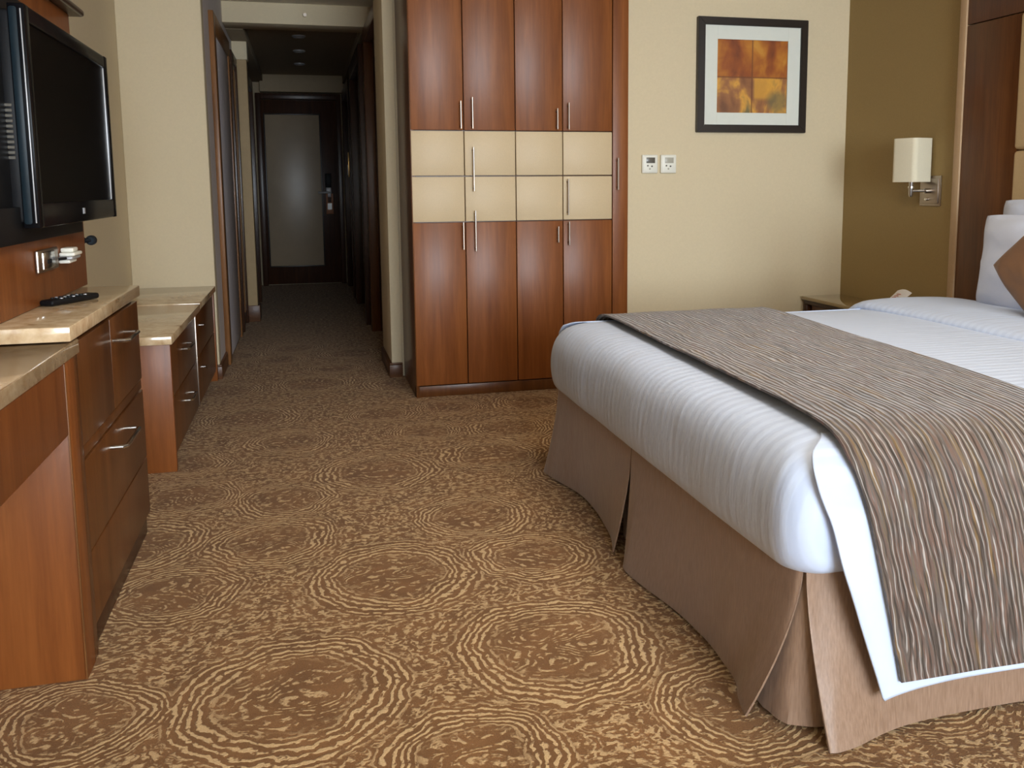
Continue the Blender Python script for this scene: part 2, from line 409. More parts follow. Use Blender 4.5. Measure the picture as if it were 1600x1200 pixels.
d7 = casing('door_7', 'dark wooden closet door nearest the entrance on corridor right', .45, .60, 9.1, 10.4, 2.15, .12, 'wood_deep', 'wood_deep', -1, .56)
# entrance door
d1 = struct('door_1', B(-.42, .39, YD-.04, YD+.01, .012, 2.07, bev=.003), 'wood_deep', 'dark entrance door with pale inset panel at corridor end', 'door')
struct('door_stile', B(-.475, -.42, YD-.07, YD+.02, 0, 2.14, bev=.004), 'wood_deep', None, None, d1)
struct('door_stile', B(.39, .445, YD-.07, YD+.02, 0, 2.14, bev=.004), 'wood_deep', None, None, d1)
struct('door_head', B(-.42, .39, YD-.07, YD+.02, 2.075, 2.14, bev=.004), 'wood_deep', None, None, d1)
struct('inset_panel', B(-.385, .20, YD-.048, YD-.039, .22, 1.905, bev=.002), 'door_panel', None, None, d1)
bm = bmesh.new()
for a in ((-.40, -.385, .205, 1.92), (.20, .215, .205, 1.92)): box(bm, a[0], a[1], YD-.055, YD-.039, a[2], a[3], bev=.004)
for a in ((.205, .22), (1.905, 1.92)): box(bm, -.385, .20, YD-.055, YD-.039, a[0], a[1], bev=.004)
struct('panel_moulding', bm, 'frame_black', None, None, d1)
struct('lock_plate', B(.243, .312, YD-.062, YD-.04, 1.10, 1.255, bev=.006), 'black_plastic', None, None, d1)
struct('handle_plate', B(.25, .308, YD-.068, YD-.04, .99, 1.10, bev=.006), 'silver_trim', None, None, d1)
struct('lever', T([(.285, YD-.06, 1.045), (.285, YD-.11, 1.045), (.27, YD-.115, 1.045), (.19, YD-.115, 1.04), (.165, YD-.105, 1.043)], .013), 'silver_trim', None, None, d1)
hg = thing('door_hanger', 'brown card tag hanging from the entrance door lever', 'tag', (.285, YD-.10, .80))
obj('card', box(box(B(.245, .325, YD-.082, YD-.078, .80, .93, bev=.001), .245, .268, YD-.082, YD-.078, .93, 1.03, bev=.001), .302, .325, YD-.082, YD-.078, .93, 1.03, bev=.001), 'tag_brown', hg)
obj('pale_print', B(.262, .308, YD-.0835, YD-.0821, .85, .92, bev=0), 'pale_lcd', hg, label='pale printed patch')
# small fittings in the corridor
for (y, nm) in ((7.876, 'first'), (8.71, 'second'), (9.6, 'third')):
    dl = thing('downlight', '%s round recessed downlight in the dark corridor ceiling, counted from the room' % nm, 'downlight', (.012, y, 2.335), 'corridor downlights')
    b2 = bmesh.new()
    prev = None
    for (r, z) in ((.055, 2.335), (.055, 2.328), (.046, 2.322), (.038, 2.330)):
        ring = [b2.verts.new((.012+r*math.cos(k*math.pi/12), y+r*math.sin(k*math.pi/12), z)) for k in range(24)]
        if prev:
            for k in range(24): b2.faces.new((prev[k], prev[(k+1) % 24], ring[(k+1) % 24], ring[k]))
        prev = ring
    obj('ring', b2, 'silver_trim', dl)
    b3 = bmesh.new(); bmesh.ops.create_uvsphere(b3, u_segments=16, v_segments=8, radius=.032)
    for v in b3.verts: v.co = Vector((v.co.x+.012, v.co.y+y, v.co.z*.35+2.333))
    obj('bulb', b3, 'white_plastic', dl)
sp = thing('sprinkler', 'small white sprinkler head on the pale corridor beam', 'sprinkler', (.06, 6.93, 2.335))
obj('rose', T([(.06, 6.93, 2.335), (.06, 6.922, 2.335)], .017, 16), 'cream_paint', sp)
obj('nozzle', T([(.06, 6.922, 2.335), (.06, 6.885, 2.328), (.06, 6.882, 2.328)], [.007, .006, .012], 12), 'steel', sp)
kh = thing('key_card_holder', 'small brass key card holder on the corridor right side', 'switch', (.44, 9.95, 1.2))
obj('plate', B(.437, .449, 9.18, 9.22, 1.20, 1.44, bev=.003), 'brass', kh)
obj('card_slot', B(.431, .438, 9.185, 9.215, 1.22, 1.32, bev=.002), 'white_plastic', kh)

# ------------------------------------------------------------------ wardrobe
W0, W1 = .532, 1.700
wd = thing('wardrobe', 'tall built-in cherry wood wardrobe with beige middle panels', 'wardrobe', (1.1, 4.93, 0))
cols = [.534, .808, 1.079, 1.335, 1.611]
obj('side_panel', B(W0, W0+.018, YR, 5.235, 0, ZC-.005, bev=.002), 'wood_dark', wd)
obj('back_panel', B(W0+.018, W1, 5.20, 5.22, .0, ZC-.005, bev=0), 'wood_dark', wd)
obj('filler_panel', B(1.613, W1, YR-.004, YR+.02, 0, ZC-.005, bev=.002), 'wood', wd)
obj('plinth', B(W0, W1, YR+.006, YR+.05, 0, .058, bev=.002), 'wood_dark', wd)
obj('carcass', box(B(W0+.02, W1-.09, YR+.03, YR+.06, .06, ZC-.01, bev=0), W1-.09, W1, YR+.03, YR+.6, 0, ZC-.01, bev=0), 'wood_dark', wd)
g = .0022
for i in range(4):
    x0, x1 = cols[i]+g, cols[i+1]-g
    obj('upper_door', B(x0, x1, YR-.002, YR+.02, 1.386, ZC-.02, bev=.002), 'wood', wd)
    obj('lower_door', B(x0, x1, YR-.002, YR+.02, .064, .914, bev=.002), 'wood', wd)
    obj('beige_panel', B(x0, x1, YR-.003, YR+.02, 1.155, 1.381, bev=.003), 'beige_panel', wd)
    obj('beige_panel', B(x0, x1, YR-.003, YR+.02, .919, 1.149, bev=.003), 'beige_panel', wd)
def bar_handle(x, z0, z1, parent, y=YR-.002):
    bm = T([(x, y-.027, z0), (x, y-.027, z1)], .0042, 10)
    tube(bm, [(x, y-.027, z0+.015), (x, y, z0+.015)], .004, 8); tube(bm, [(x, y-.027, z1-.015), (x, y, z1-.015)], .004, 8)
    return obj('handle', bm, 'steel', parent)
for x, z0, z1 in ((.790, 1.392, 1.53), (.850, 1.392, 1.55), (1.300, 1.392, 1.50), (1.362, 1.392, 1.53),
                  (.793, .775, .915), (.857, .765, .975), (1.302, .80, .885), (1.362, .785, .91),
                  (.852, 1.075, 1.30), (1.358, .945, 1.135), (1.636, 1.075, 1.245)):
    bar_handle(x, z0, z1, wd)

# ------------------------------------------------------------------ picture, thermostats, wall lamp
yb = YR+.012
pc = thing('framed_print', 'square abstract amber print in a black frame on cream wall', 'picture', (2.43, yb, 1.385))
P0, P1, Q0, Q1 = 2.095, 2.757, 1.384, 2.000
fw = .042
bm = bmesh.new()
def mitre(bm, x0, x1, z0, z1, w, y0, y1):
    o = [(x0, z0), (x1, z0), (x1, z1), (x0, z1)]; i = [(x0+w, z0+w), (x1-w, z0+w), (x1-w, z1-w), (x0+w, z1-w)]
    for k in range(4):
        a, b = k, (k+1) % 4
        vs = [bm.verts.new((p[0], y, p[1])) for y in (y0, y1) for p in (o[a], o[b], i[b], i[a])]
        for f in ((0, 1, 2, 3), (7, 6, 5, 4), (0, 4, 5, 1), (1, 5, 6, 2), (2, 6, 7, 3), (3, 7, 4, 0)): bm.faces.new([vs[j] for j in f])
    bmesh.ops.bevel(bm, geom=[e for e in bm.edges], offset=.0025, segments=2, affect='EDGES')
mitre(bm, P0, P1, Q0, Q1, fw, yb-.03, yb)
obj('frame', bm, 'frame_black', pc)
bm = bmesh.new()
def ringplate(bm, x0, x1, z0, z1, a0, a1, c0, c1, y0, y1):
    box(bm, x0, a0, y0, y1, z0, z1, bev=.0008, seg=1); box(bm, a1, x1, y0, y1, z0, z1, bev=.0008, seg=1)
    box(bm, a0, a1, y0, y1, z0, c0, bev=.0008, seg=1); box(bm, a0, a1, y0, y1, c1, z1, bev=.0008, seg=1)
A0, A1, C0, C1 = 2.214, 2.640, 1.492, 1.885
ringplate(bm, P0+fw-.004, P1-fw+.004, Q0+fw-.004, Q1-fw+.004, A0, A1, C0, C1, yb-.018, yb-.012)
obj('mat_board', bm, 'mat_board', pc)
obj('print', grid(lambda s, t: Vector((A0-.004+s*(A1-A0+.008), yb-.0105, C0-.004+t*(C1-C0+.008))), 1, 1, uv=lambda s, t: (s, t)), 'print', pc)
for x0, lcd, lab in ((1.782, 'grey_lcd', 'white thermostat with dark display, left of the pair beside wardrobe'), (1.890, 'pale_lcd', 'white thermostat with pale display, right of the pair by wardrobe')):
    th = thing('thermostat', lab, 'thermostat', (x0+.045, yb, 1.163), 'pair of thermostats by the wardrobe')
    obj('case', B(x0, x0+.090, yb-.016, yb, 1.163, 1.262, bev=.005, seg=3), 'white_plastic', th)
    obj('face', B(x0+.006, x0+.084, yb-.019, yb-.015, 1.170, 1.256, bev=.002), 'white_plastic', th)
    obj('display', B(x0+.022, x0+.072, yb-.021, yb-.018, 1.217, 1.247, bev=.001), lcd, th)
    for bx, bz in ((.030, 1.203), (.054, 1.200), (.042, 1.186)):
        obj('button', T([(x0+bx, yb-.019, bz), (x0+bx, yb-.022, bz)], .0045, 10), 'grey_lcd' if bz > 1.199 else 'pale_lcd', th)

lp = thing('wall_lamp', 'wall lamp with square cream shade on a nickel plate on olive wall', 'lamp', (XR, 3.902, .985))
bm = B(XR-.006, XR, 3.825, 3.979, .985, 1.134, bev=.001); box(bm, XR-.013, XR-.005, 3.837, 3.967, .997, 1.122, bev=.006, seg=2)
obj('wall_plate', bm, 'steel', lp)
ax, ay, az = XR-.092, 3.935, 1.06
bm = T([(XR-.012, 3.895, az), (XR-.045, 3.895, az)], .013, 14)
tube(bm, [(XR-.035, 3.895, az), (XR-.06, 3.91, az), (ax, ay, az)], .008, 10)
obj('arm', bm, 'chrome', lp)
obj('stem', tube(T([(ax, ay, az-.03), (ax, ay, az-.02), (ax, ay, 1.17)], [.007, .011, .011], 12), [(ax, ay, az+.014), (ax, ay, az+.022)], .015, 14), 'chrome', lp)
obj('switch_knob', T([(XR-.013, 3.905, 1.018), (XR-.03, 3.905, 1.018)], .007, 12), 'chrome', lp)
def rounded_square(cx, cy, hx, hy, r, n=6):
    pts = []
    for q, (sx, sy) in enumerate(((1, 1), (-1, 1), (-1, -1), (1, -1))):
        for k in range(n+1):
            a = math.pi/2*(q+k/n); pts.append((cx+sx*(hx-r)+r*math.cos(a), cy+sy*(hy-r)+r*math.sin(a)))
    return pts
def shade_bm():
    ca, sa = math.cos(math.radians(16.6)), math.sin(math.radians(16.6))
    rot = lambda pts: [(ax+(x-ax)*ca-(y-ay)*sa, ay+(x-ax)*sa+(y-ay)*ca) for x, y in pts]
    bm = bmesh.new(); outer = rot(rounded_square(ax, ay, .070, .070, .024)); inner = rot(rounded_square(ax, ay, .067, .067, .022))
    L = [[bm.verts.new((x, y, z)) for x, y in ring] for ring, z in ((outer, 1.104), (outer, 1.110), (outer, 1.312), (outer, 1.318), (inner, 1.318), (inner, 1.104))]
    L.append(L[0]); n = len(outer)
    for a, b in zip(L, L[1:]):
        for k in range(n): bm.faces.new((a[k], a[(k+1) % n], b[(k+1) % n], b[k]))
    return bm
obj('shade', shade_bm(), 'shade', lp)
b3 = bmesh.new(); bmesh.ops.create_uvsphere(b3, u_segments=14, v_segments=10, radius=.03)
for v in b3.verts: v.co = Vector((v.co.x+ax, v.co.y+ay, v.co.z*1.35+1.205))
obj('bulb', b3, 'white_plastic', lp)

# ------------------------------------------------------------------ headboard wall panelling
hb = thing('headboard', 'dark wood headboard panelling with beige upholstered pad behind bed', 'headboard', (XR, 2.4, 0))
obj('tan_edge', B(XR-.035, XR, 3.668, 3.712, 0, ZC-.002, bev=.004), 'tan_trim', hb, label='tan painted edge strip')
obj('wood_panel', B(XR-.028, XR, 1.0, 3.667, 1.822, ZC-.002, bev=.003), 'wood_dark', hb)
obj('wood_panel', B(XR-.028, XR, 3.322, 3.667, .0, 1.818, bev=.003), 'wood_dark', hb)
obj('wood_panel', B(XR-.028, XR, 1.0, 1.29, .0, 1.818, bev=.003), 'wood_dark', hb)
for z0, z1 in ((1.238, 1.816), (.66, 1.234), (.1, .656)):
    obj('upholstered_pad', B(XR-.055, XR, 1.295, 3.315, z0, z1, bev=.018, seg=4), 'upholstery', hb)

# ------------------------------------------------------------------ bedside table
nt = thing('bedside_table', 'bedside table with glossy bronze top between bed and cream wall', 'nightstand', (2.89, 4.1, 0))
obj('tabletop', B(2.765, XR-.002, 3.718, YR-.006, .436, .456, bev=.003), 'glass_top', nt)
obj('drawer_front', B(2.785, 2.80, 3.76, 4.56, .30, .41, bev=.003), 'wood_dark', nt)
obj('apron', B(2.775, XR-.012, 3.73, YR-.02, .412, .434, bev=.002), 'wood_deep', nt)
obj('box', B(2.803, XR-.016, 3.76, 4.56, .12, .411, bev=.002), 'wood_deep', nt)
for x in (2.77, 2.985):
    for y in (3.725, 4.59):
        obj('leg', B(x, x+.035, y, y+.04, 0, .411, bev=.002), 'wood_deep', nt)
cd_ = thing('paper_leaflet', 'white leaflet with red print lying on the bedside table', 'leaflet', (2.92, 4.05, .456))
def leaf(s, t):
    # curled sheet: s along y (far to near), t from low edge to raised edge
    y = 4.08 - .115*s - .045*t; x = 2.875 + .085*t
    z = .462 + .055*t + .030*(t*t) + .012*math.sin(s*math.pi) + .018*s*(1-t)
    return Vector((x, y, z))
obj('sheet', grid(leaf, 8, 8, thick=.0012), 'paper', cd_)
for k in range(3):
    obj('red_line', grid(lambda s, t: leaf(.35+.3*s-.03*k, .70-.1*k+.04*t)+Vector((-.0015, 0, .003)), 4, 1), 'red_ink', cd_)

# ------------------------------------------------------------------ bed
bed = thing('bed', 'large bed base with pleated taupe satin skirt on the carpet', 'bed', (1.95, 2.36, 0))
obj('base', B(.95, 2.97, 1.53, 3.19, .06, .335, bev=.02), 'mattress', bed)
obj('mattress', B(.92, 2.97, 1.52, 3.20, .335, .585, bev=.05, seg=4), 'mattress', bed)
def crom(pts, s):
    n = len(pts)-1; f = s*n; i = min(int(f), n-1); u = f-i
    p = [Vector(pts[max(0, min(n, i+k))]) for k in (-1, 0, 1, 2)]
    return .5*((2*p[1])+(-p[0]+p[2])*u+(2*p[0]-5*p[1]+4*p[2]-p[3])*u*u+(-p[0]+3*p[1]-3*p[2]+p[3])*u**3)
def panel(top, bot, zt=.345, zb=None, nu=60, nv=16, seed=0, wav=.004, pw=1.5):
    def fn(s, t):
        a, b = crom(top, s), crom(bot, s)
        k = t**pw
        p = a.lerp(b, k)
        z = zt + ((b.z if len(b) > 2 else 0)-zt)*t
        n = mnoise.noise(Vector((s*9+seed*5, t*.8, seed)))*wav*t
        d = (crom(top, min(1, s+.02))-crom(top, max(0, s-.02))); d.z = 0; d.normalize()
        return Vector((p.x, p.y, z)) + Vector((d.y, -d.x, 0))*n
    return grid(fn, nu, nv, thick=.004)
V = Vector
obj('skirt_panel', panel([V((1.10, 3.27, 0)), V((.97, 3.262, 0)), V((.915, 3.235, 0)), V((.907, 3.17, 0)), V((.905, 2.9, 0)), V((.905, 2.6, 0)), V((.905, 2.424, 0))],
    [V((1.10, 3.30, .01)), V((.95, 3.315, .008)), V((.868, 3.285, .006)), V((.868, 3.20, .004)), V((.912, 2.93, .014)), V((.900, 2.62, .010)), V((.862, 2.465, .004))], seed=1), 'satin', bed)
obj('skirt_panel', panel([V((.905, 2.421, 0)), V((.905, 2.3, 0)), V((.905, 2.0, 0)), V((.906, 1.7, 0)), V((.914, 1.545, 0)), V((.925, 1.515, 0))],
    [V((.864, 2.375, .004)), V((.852, 2.30, .004)), V((.893, 2.0, .012)), V((.892, 1.75, .010)), V((.860, 1.635, .004)), V((.847, 1.588, .004))], seed=2), 'satin', bed)
obj('skirt_panel', panel([V((.927, 1.510, 0)), V((.99, 1.494, 0)), V((1.2, 1.49, 0)), V((1.7, 1.49, 0)), V((2.3, 1.49, 0)), V((2.96, 1.49, 0))],
    [V((.945, 1.438, .003)), V((1.0, 1.440, .003)), V((1.2, 1.478, .010)), V((1.7, 1.475, .010)), V((2.3, 1.475, .010)), V((2.96, 1.475, .010))], seed=3, nu=90), 'satin', bed)
obj('skirt_panel', panel([V((1.11, 3.25, 0)), V((1.5, 3.25, 0)), V((2.2, 3.25, 0)), V((2.96, 3.25, 0))],
    [V((1.11, 3.285, .008)), V((1.5, 3.28, .008)), V((2.2, 3.28, .008)), V((2.96, 3.28, .008))], seed=4), 'satin', bed)
obj('pleat_insert', panel([V((.915, 2.52, 0)), V((.918, 2.43, 0)), V((.915, 2.33, 0))], [V((.930, 2.56, .01)), V((.935, 2.43, .01)), V((.930, 2.30, .01))], seed=5, nu=12), 'satin', bed)
obj('pleat_insert', panel([V((.918, 1.60, 0)), V((.938, 1.522, 0)), V((1.02, 1.50, 0))], [V((.893, 1.63, .012)), V((.912, 1.535, .012)), V((1.01, 1.50, .012))], seed=6, nu=16, pw=1), 'satin', bed)

# white duvet: a tucked body plus the flap that hangs over the near side
PROF = [(.06, .338), (.022, .346), (.006, .375), (0, .43), (.004, .49), (.018, .54), (.045, .578), (.09, .598), (.16, .606), (.28, .610), (.45, .612)]
DX0, DX1, DY0, DY1 = .862, 2.96, 1.456, 3.262
def rr_loop(ins, z, n=8, rc=.075):
    x0, y0, y1 = DX0+ins, DY0+ins, DY1-ins
    r = max(.03, rc-ins*.1)
    pts = [(DX1, y0)]
    L = 44
    for k in range(1, L+1):
        f = k/L; pts.append((DX1+(x0+r-DX1)*f, y0))
    for k in range(1, n+1):
        a = math.pi*1.5 - math.pi/2*k/n; pts.append((x0+r+r*math.cos(a), y0+r+r*math.sin(a)))
    for k in range(1, 61):
        f = k/60; pts.append((x0, y0+r+(y1-y0-2*r)*f))
    for k in range(1, n+1):
        a = math.pi - math.pi/2*k/n; pts.append((x0+r+r*math.cos(a), y1-r+r*math.sin(a)))
    for k in range(1, L+1):
        f = k/L; pts.append((x0+r+(DX1-x0-r)*f, y1))
    out = []
    for x, y in pts:
        lump = .007*mnoise.noise(Vector((x*3, y*3, z*6)))+.0025*mnoise.noise(Vector((x*9, y*9, z*5)))
        cxy = Vector((x-1.95, y-2.36, 0)); cxy.normalize()
        k = 1 if ins < .1 else .3
        out.append(Vector((x+cxy.x*lump*k, y+cxy.y*lump*k, z+.3*lump)))
    return out
bm = bmesh.new(); prev = None
import itertools
dense = []
for (a, b) in zip(PROF, PROF[1:]):
    for k in range(3): dense.append((a[0]+(b[0]-a[0])*k/3, a[1]+(b[1]-a[1])*k/3))
dense.append(PROF[-1])
sm = dense[:]
for _ in range(2):
    sm = [sm[0]]+[((sm[i-1][0]+2*sm[i][0]+sm[i+1][0])/4, (sm[i-1][1]+2*sm[i][1]+sm[i+1][1])/4) for i in range(1, len(sm)-1)]+[sm[-1]]
for ins, z in sm:
    ring = [bm.verts.new(p) for p in rr_loop(ins, z)]
    if prev:
        for k in range(len(ring)-1): bm.faces.new((prev[k], prev[k+1], ring[k+1], ring[k]))
    prev = ring
bm.faces.new(prev)
# hanging flap on the near side
def side_curve(off):
    """arc-length table of the near-side cross-section (y, z) with an offset outwards"""
    pts = [(DY0+.45, .612+off), (DY0+.28, .611+off), (DY0+.16, .607+off), (DY0+.09, .600+off*1.0), (DY0+.045-off*.6, .581+off*.8), (DY0+.016-off*.9, .543+off*.3), (DY0-off, .48),
           (DY0-.006-off, .42), (DY0-.010-off, .34), (DY0-.012-off, .25), (DY0-.010-off, .17), (DY0-.008-off, .098)]
    P = [crom([V((p[0], p[1], 0)) for p in pts], i/80) for i in range(81)]
    return [(p.x, p.y) for p in P]
cur = side_curve(.006)
def flap(s, t):
    y, z = cur[min(80, int(round(20+60*t)))]
    left = crom([V((.99, 0, 0)), V((.93, 0, 0)), V((.915, 0, 0)), V((.935, 0, 0)), V((.955, 0, 0)), V((.99, 0, 0)), V((1.025, 0, 0)), V((1.055, 0, 0))], t).x
    if t > .999: left = 1.057
    x = left+(2.95-left)*s**1.4
    zz = z + (.022*min(1, s*2.2) if t > .9 else 0)*(t-.9)*10
    wave = .006*math.sin(x*9)*t + .006*mnoise.noise(Vector((x*6, t*2, 3)))*t
    edge = .010*math.exp(-(x-left)*28)*t
    lift = 0
    y += .014*max(0, 1-t/.40)
    return Vector((x, y-wave-edge, zz-.010*max(0, 1-t/.40)))
b2 = grid(flap, 70, 60, thick=.004)
me = bpy.data.meshes.new('tmp'); b2.to_mesh(me); b2.free(); bm.from_mesh(me)
def far_flap(s, t):
    p = flap(s, t)
    return Vector((p.x, DY0+DY1-p.y, p.z))
b2 = grid(far_flap, 40, 40, thick=-.004)
me = bpy.data.meshes.new('tmp'); b2.to_mesh(me); b2.free(); bm.from_mesh(me)
dv = obj('duvet', bm, 'cotton', None, smooth='full')
tag(dv, 'white striped duvet tucked at the foot, hanging over near side of bed', 'duvet')
# turned-down fold near the head
FC = [(2.160, .596), (2.142, .608), (2.145, .620), (2.168, .629), (2.22, .634), (2.30, .637), (2.40, .636), (2.50, .632), (2.60, .622), (2.68, .608)]
def fold(s, t):
    p = crom([V((a, b, 0)) for a, b in FC], s)
    y = 1.40+(3.258-1.40)*t
    e = min(t, 1-t)*1.858
    drop = 0
    if e < .13: drop = ((.13-e)/.13)**2*.06
    n = .004*mnoise.noise(Vector((p.x*4, y*4, 1.3)))
    return Vector((p.x+.006*math.sin(y*5), y, p.y-drop+n))
obj('turned_down_fold', grid(fold, 40, 60, thick=-.006), 'cotton', dv, smooth='full')

# runner
cur2 = side_curve(.017)
full = [(DY1-(y-DY0), z) for y, z in cur2[:64]][::-1] + [(y, z) for y, z in cur2[:77]]
acc = [0]
for a, b in zip(full, full[1:]): acc.append(acc[-1]+math.hypot(b[0]-a[0], b[1]-a[1]))
def rpos(t):
    L = t*acc[-1]
    import bisect
    i = min(max(bisect.bisect_left(acc, L), 1), len(acc)-1); f = (L-acc[i-1])/max(1e-6, acc[i]-acc[i-1])
    return full[i-1][0]+(full[i][0]-full[i-1][0])*f, full[i-1][1]+(full[i][1]-full[i-1][1])*f
def rl(y, z):
    if z < .60 and y < 2: return .986+(.58-min(z, .58))*.235
    if y < 2.36: return .986+(y-1.5)*.040
    return 1.018+(y-2.36)*.045
def runner(s, t):
    y, z = rpos(t); a = rl(y, z)
    wid = .575+.08*max(0, (y-1.5)/1.7)
    wav = .0025*mnoise.noise(Vector((s*5, t*6, 9)))
    return Vector((a+wid*s, y-(wav if z < .5 else 0), z+(wav if z > .5 else 0)+ (.010*(s-.5) if z < .3 else 0)*0))
rn = obj('bed_runner', grid(runner, 24, 150, thick=.006, uv=lambda s, t: (s*.6, t*acc[-1])), 'runner', None)
tag(rn, 'grey brown woven bed runner laid across the foot of the white duvet', 'bed runner')

# pillows
def cushion(c, right, up, hw, hh, T_, flange=.0, seed=0, n=28, sag=.0, pw=2.4):
    right = Vector(right).normalized(); up = Vector(up).normalized(); nrm = right.cross(up); c = Vector(c)
    bm = bmesh.new()
    def pt(i, j, side):
        u, v = -1+2*i/n, -1+2*j/n
        iu, iv = min(1, abs(u)/(1-flange)), min(1, abs(v)/(1-flange))
        th = T_*max(0, (1-iu**pw))**.55*max(0, (1-iv**pw))**.55 + .004
        pin = 1-.05*(1-abs(v)**2)*abs(u)**6
        pin2 = 1-.05*(1-abs(u)**2)*abs(v)**6
        nz = .012*mnoise.noise(Vector((u*2.2+seed, v*2.2, seed+side)))+.004*mnoise.noise(Vector((u*6, v*6, seed)))
        rc = 1-.09*(abs(u)*abs(v))**3
        return c + right*(hw*u*pin*rc) + up*(hh*v*pin2*rc - sag*(1-v)*.5*0) + nrm*(side*(th+ (nz if th > .01 else nz*.3)) + .012*mnoise.noise(Vector((u*1.5, v*1.5, seed+7)))*(abs(u)**4+abs(v)**4))
    F = {}
    for side in (1, -1):
        for i in range(n+1):
            for j in range(n+1): F[side, i, j] = bm.verts.new(pt(i, j, side))
        for i in range(n):
            for j in range(n): bm.faces.new((F[side, i, j], F[side, i+1, j], F[side, i+1, j+1], F[side, i, j+1]))
    for k in range(n):
        for a, b in (((k, 0), (k+1, 0)), ((k, n), (k+1, n)), ((0, k), (0, k+1)), ((n, k), (n, k+1))):
            bm.faces.new((F[1, a[0], a[1]], F[1, b[0], b[1]], F[-1, b[0], b[1]], F[-1, a[0], a[1]]))
    return bm
lean = (.30, 0, .95)
def pillow(name, lab, c, hw, hh, T_, fl, seed, up=lean, right=(0, -1, 0), mat='linen', cat='pillow', group=None, pw=2.4):
    o = obj(name, cushion(c, right, up, hw, hh, T_, fl, seed, pw=pw), mat, None, smooth='full')
    return tag(o, lab, cat, group)
pillow('pillow', 'front white pillow leaning upright behind the brown cushion', (2.58, 2.68, .792), .345, .195, .075, .06, 1, (.10, 0, .99))
pillow('pillow', 'rear white pillow peeping above the front pillow against the headboard', (2.84, 2.86, .845), .36, .195, .070, .06, 2, (.08, 0, .99))
pillow('cushion', 'brown square cushion standing on its corner before the pillows', (2.40, 2.43, .808), .19, .19, .05, .02, 3, (.22, -.72, .72), (.10, -.70, -.70), 'brown_linen', 'cushion')

# ------------------------------------------------------------------ television wall
FX = -.51
tp = thing('backboard', 'cherry wood wall panel behind the black television', 'panel', (-.82, 2.2, .80))
obj('panel_body', B(XL+.003, -.67, 1.2, 3.105, .801, 1.628, bev=.003), 'wood', tp)
obj('top_shelf', B(XL+.003, -.635, 1.2, 3.150, 1.628, 1.650, bev=.008, seg=3), 'wood_deep', tp)
tv = thing('television', 'black flat television mounted on the cherry wood panel', 'television', (-.64, 2.8, .98))
TX, TY0, TY1, TZ0, TZ1 = -.60, 2.350, 3.256, 1.010, 1.522
bm = bmesh.new()
box(bm, TX-.035, TX, TY0, TY0+.038, TZ0, TZ1, bev=.002); box(bm, TX-.035, TX, TY1-.038, TY1, TZ0, TZ1, bev=.002)
box(bm, TX-.035, TX, TY0+.038, TY1-.038, TZ0, TZ0+.058, bev=.005); box(bm, TX-.035, TX, TY0+.038, TY1-.038, TZ1-.038, TZ1, bev=.005)
obj('bezel', bm, 'black_gloss', tv)
obj('screen', B(TX-.03, TX-.008, TY0+.034, TY1-.034, TZ0+.054, TZ1-.034, bev=0), 'screen', tv)
obj('trim_strip', B(TX-.010, TX-.004, TY1-.0400, TY1-.0378, TZ0+.058, TZ1-.038, bev=.001), 'silver_trim', tv)
obj('trim_strip', B(TX-.009, TX-.006, TY0-.0015, TY0+.001, TZ0+.012, TZ1-.012, bev=.001), 'silver_trim', tv)
obj('side_rim', B(TX-.034, TX-.014, TY0-.002, TY0+.03, TZ0+.008, TZ1-.006, bev=.006), 'blue_black', tv)
obj('rear_body', B(-.668, TX-.030, TY0+.003, TY1-.10, TZ0+.012, TZ1-.012, bev=.01), 'black_plastic', tv)
obj('back_plate', B(-.669, -.655, 1.9, TY0+.3, .98, 1.56, bev=.003), 'black_plastic', tv)
obj('wall_bracket', B(-.669, -.640, 2.05, 2.955, .975, 1.06, bev=.003), 'black_plastic', tv)
bm = bmesh.new()
for k in range(11): box(bm, -.656, -.641, TY0+.0005, TY0+.004, 1.17+.012*k, 1.177+.012*k, bev=.001, seg=1)
obj('vent_slot', bm, 'grey_lcd', tv)
bm = B(TX-.002, TX+.0012, 2.788, 2.796, 1.032, 1.048, bev=0); box(bm, TX-.002, TX+.0012, 2.800, 2.808, 1.032, 1.048, bev=0)
obj('logo', bm, 'silver_trim', tv)

PX = -.67
so = thing('wall_socket', 'chrome framed wall socket on the wood panel under television', 'socket', (PX, 2.65, .885))
obj('plate', B(PX+.0005, PX+.010, 2.545, 2.740, .886, .945, bev=.004), 'steel', so)
obj('insert', B(PX+.006, PX+.014, 2.580, 2.690, .892, .939, bev=.004), 'chrome', so)
for y in (2.62, 2.645): obj('socket_hole', T([(PX+.013, y, .912), (PX+.0155, y, .912)], .006, 10), 'black_plastic', so)
pg = thing('plug_adapter', 'white ridged plug adapter beside the chrome wall socket', 'plug', (PX, 2.82, .894))
for k, (y0, y1, z0, z1, x) in enumerate(((2.775, 2.855, .894, .904, -.640), (2.770, 2.868, .904, .914, -.632), (2.780, 2.872, .914, .924, -.628), (2.80, 2.858, .924, .936, -.636))):
    obj('ridge', B(PX+.0005, x, y0, y1, z0, z1, bev=.004, seg=3), 'white_plastic' if k != 1 else 'silver_trim', pg)
obj('cord', T([(-.642, 2.79, .910), (-.652, 2.765, .909), (-.664, 2.752, .909), (PX, 2.748, .910)], .004, 8), 'black_plastic', pg)
hk = thing('black_knob', 'round black knob on the wall past the wood panel edge', 'knob', (-.65, 3.115, .930))
bm = T([(-.68, 3.104, .940), (-.68, 3.118, .940)], .012, 14)
tube(bm, [(-.655, 3.116, .940), (-.655, 3.132, .940)], .0155, 18); tube(bm, [(-.68, 3.114, .940), (-.655, 3.120, .940)], .008, 10)
obj('knob_body', bm, 'black_plastic', hk)
obj('knob_cap', T([(-.655, 3.1135, .940), (-.655, 3.117, .940)], .010, 14), 'blue_black', hk)

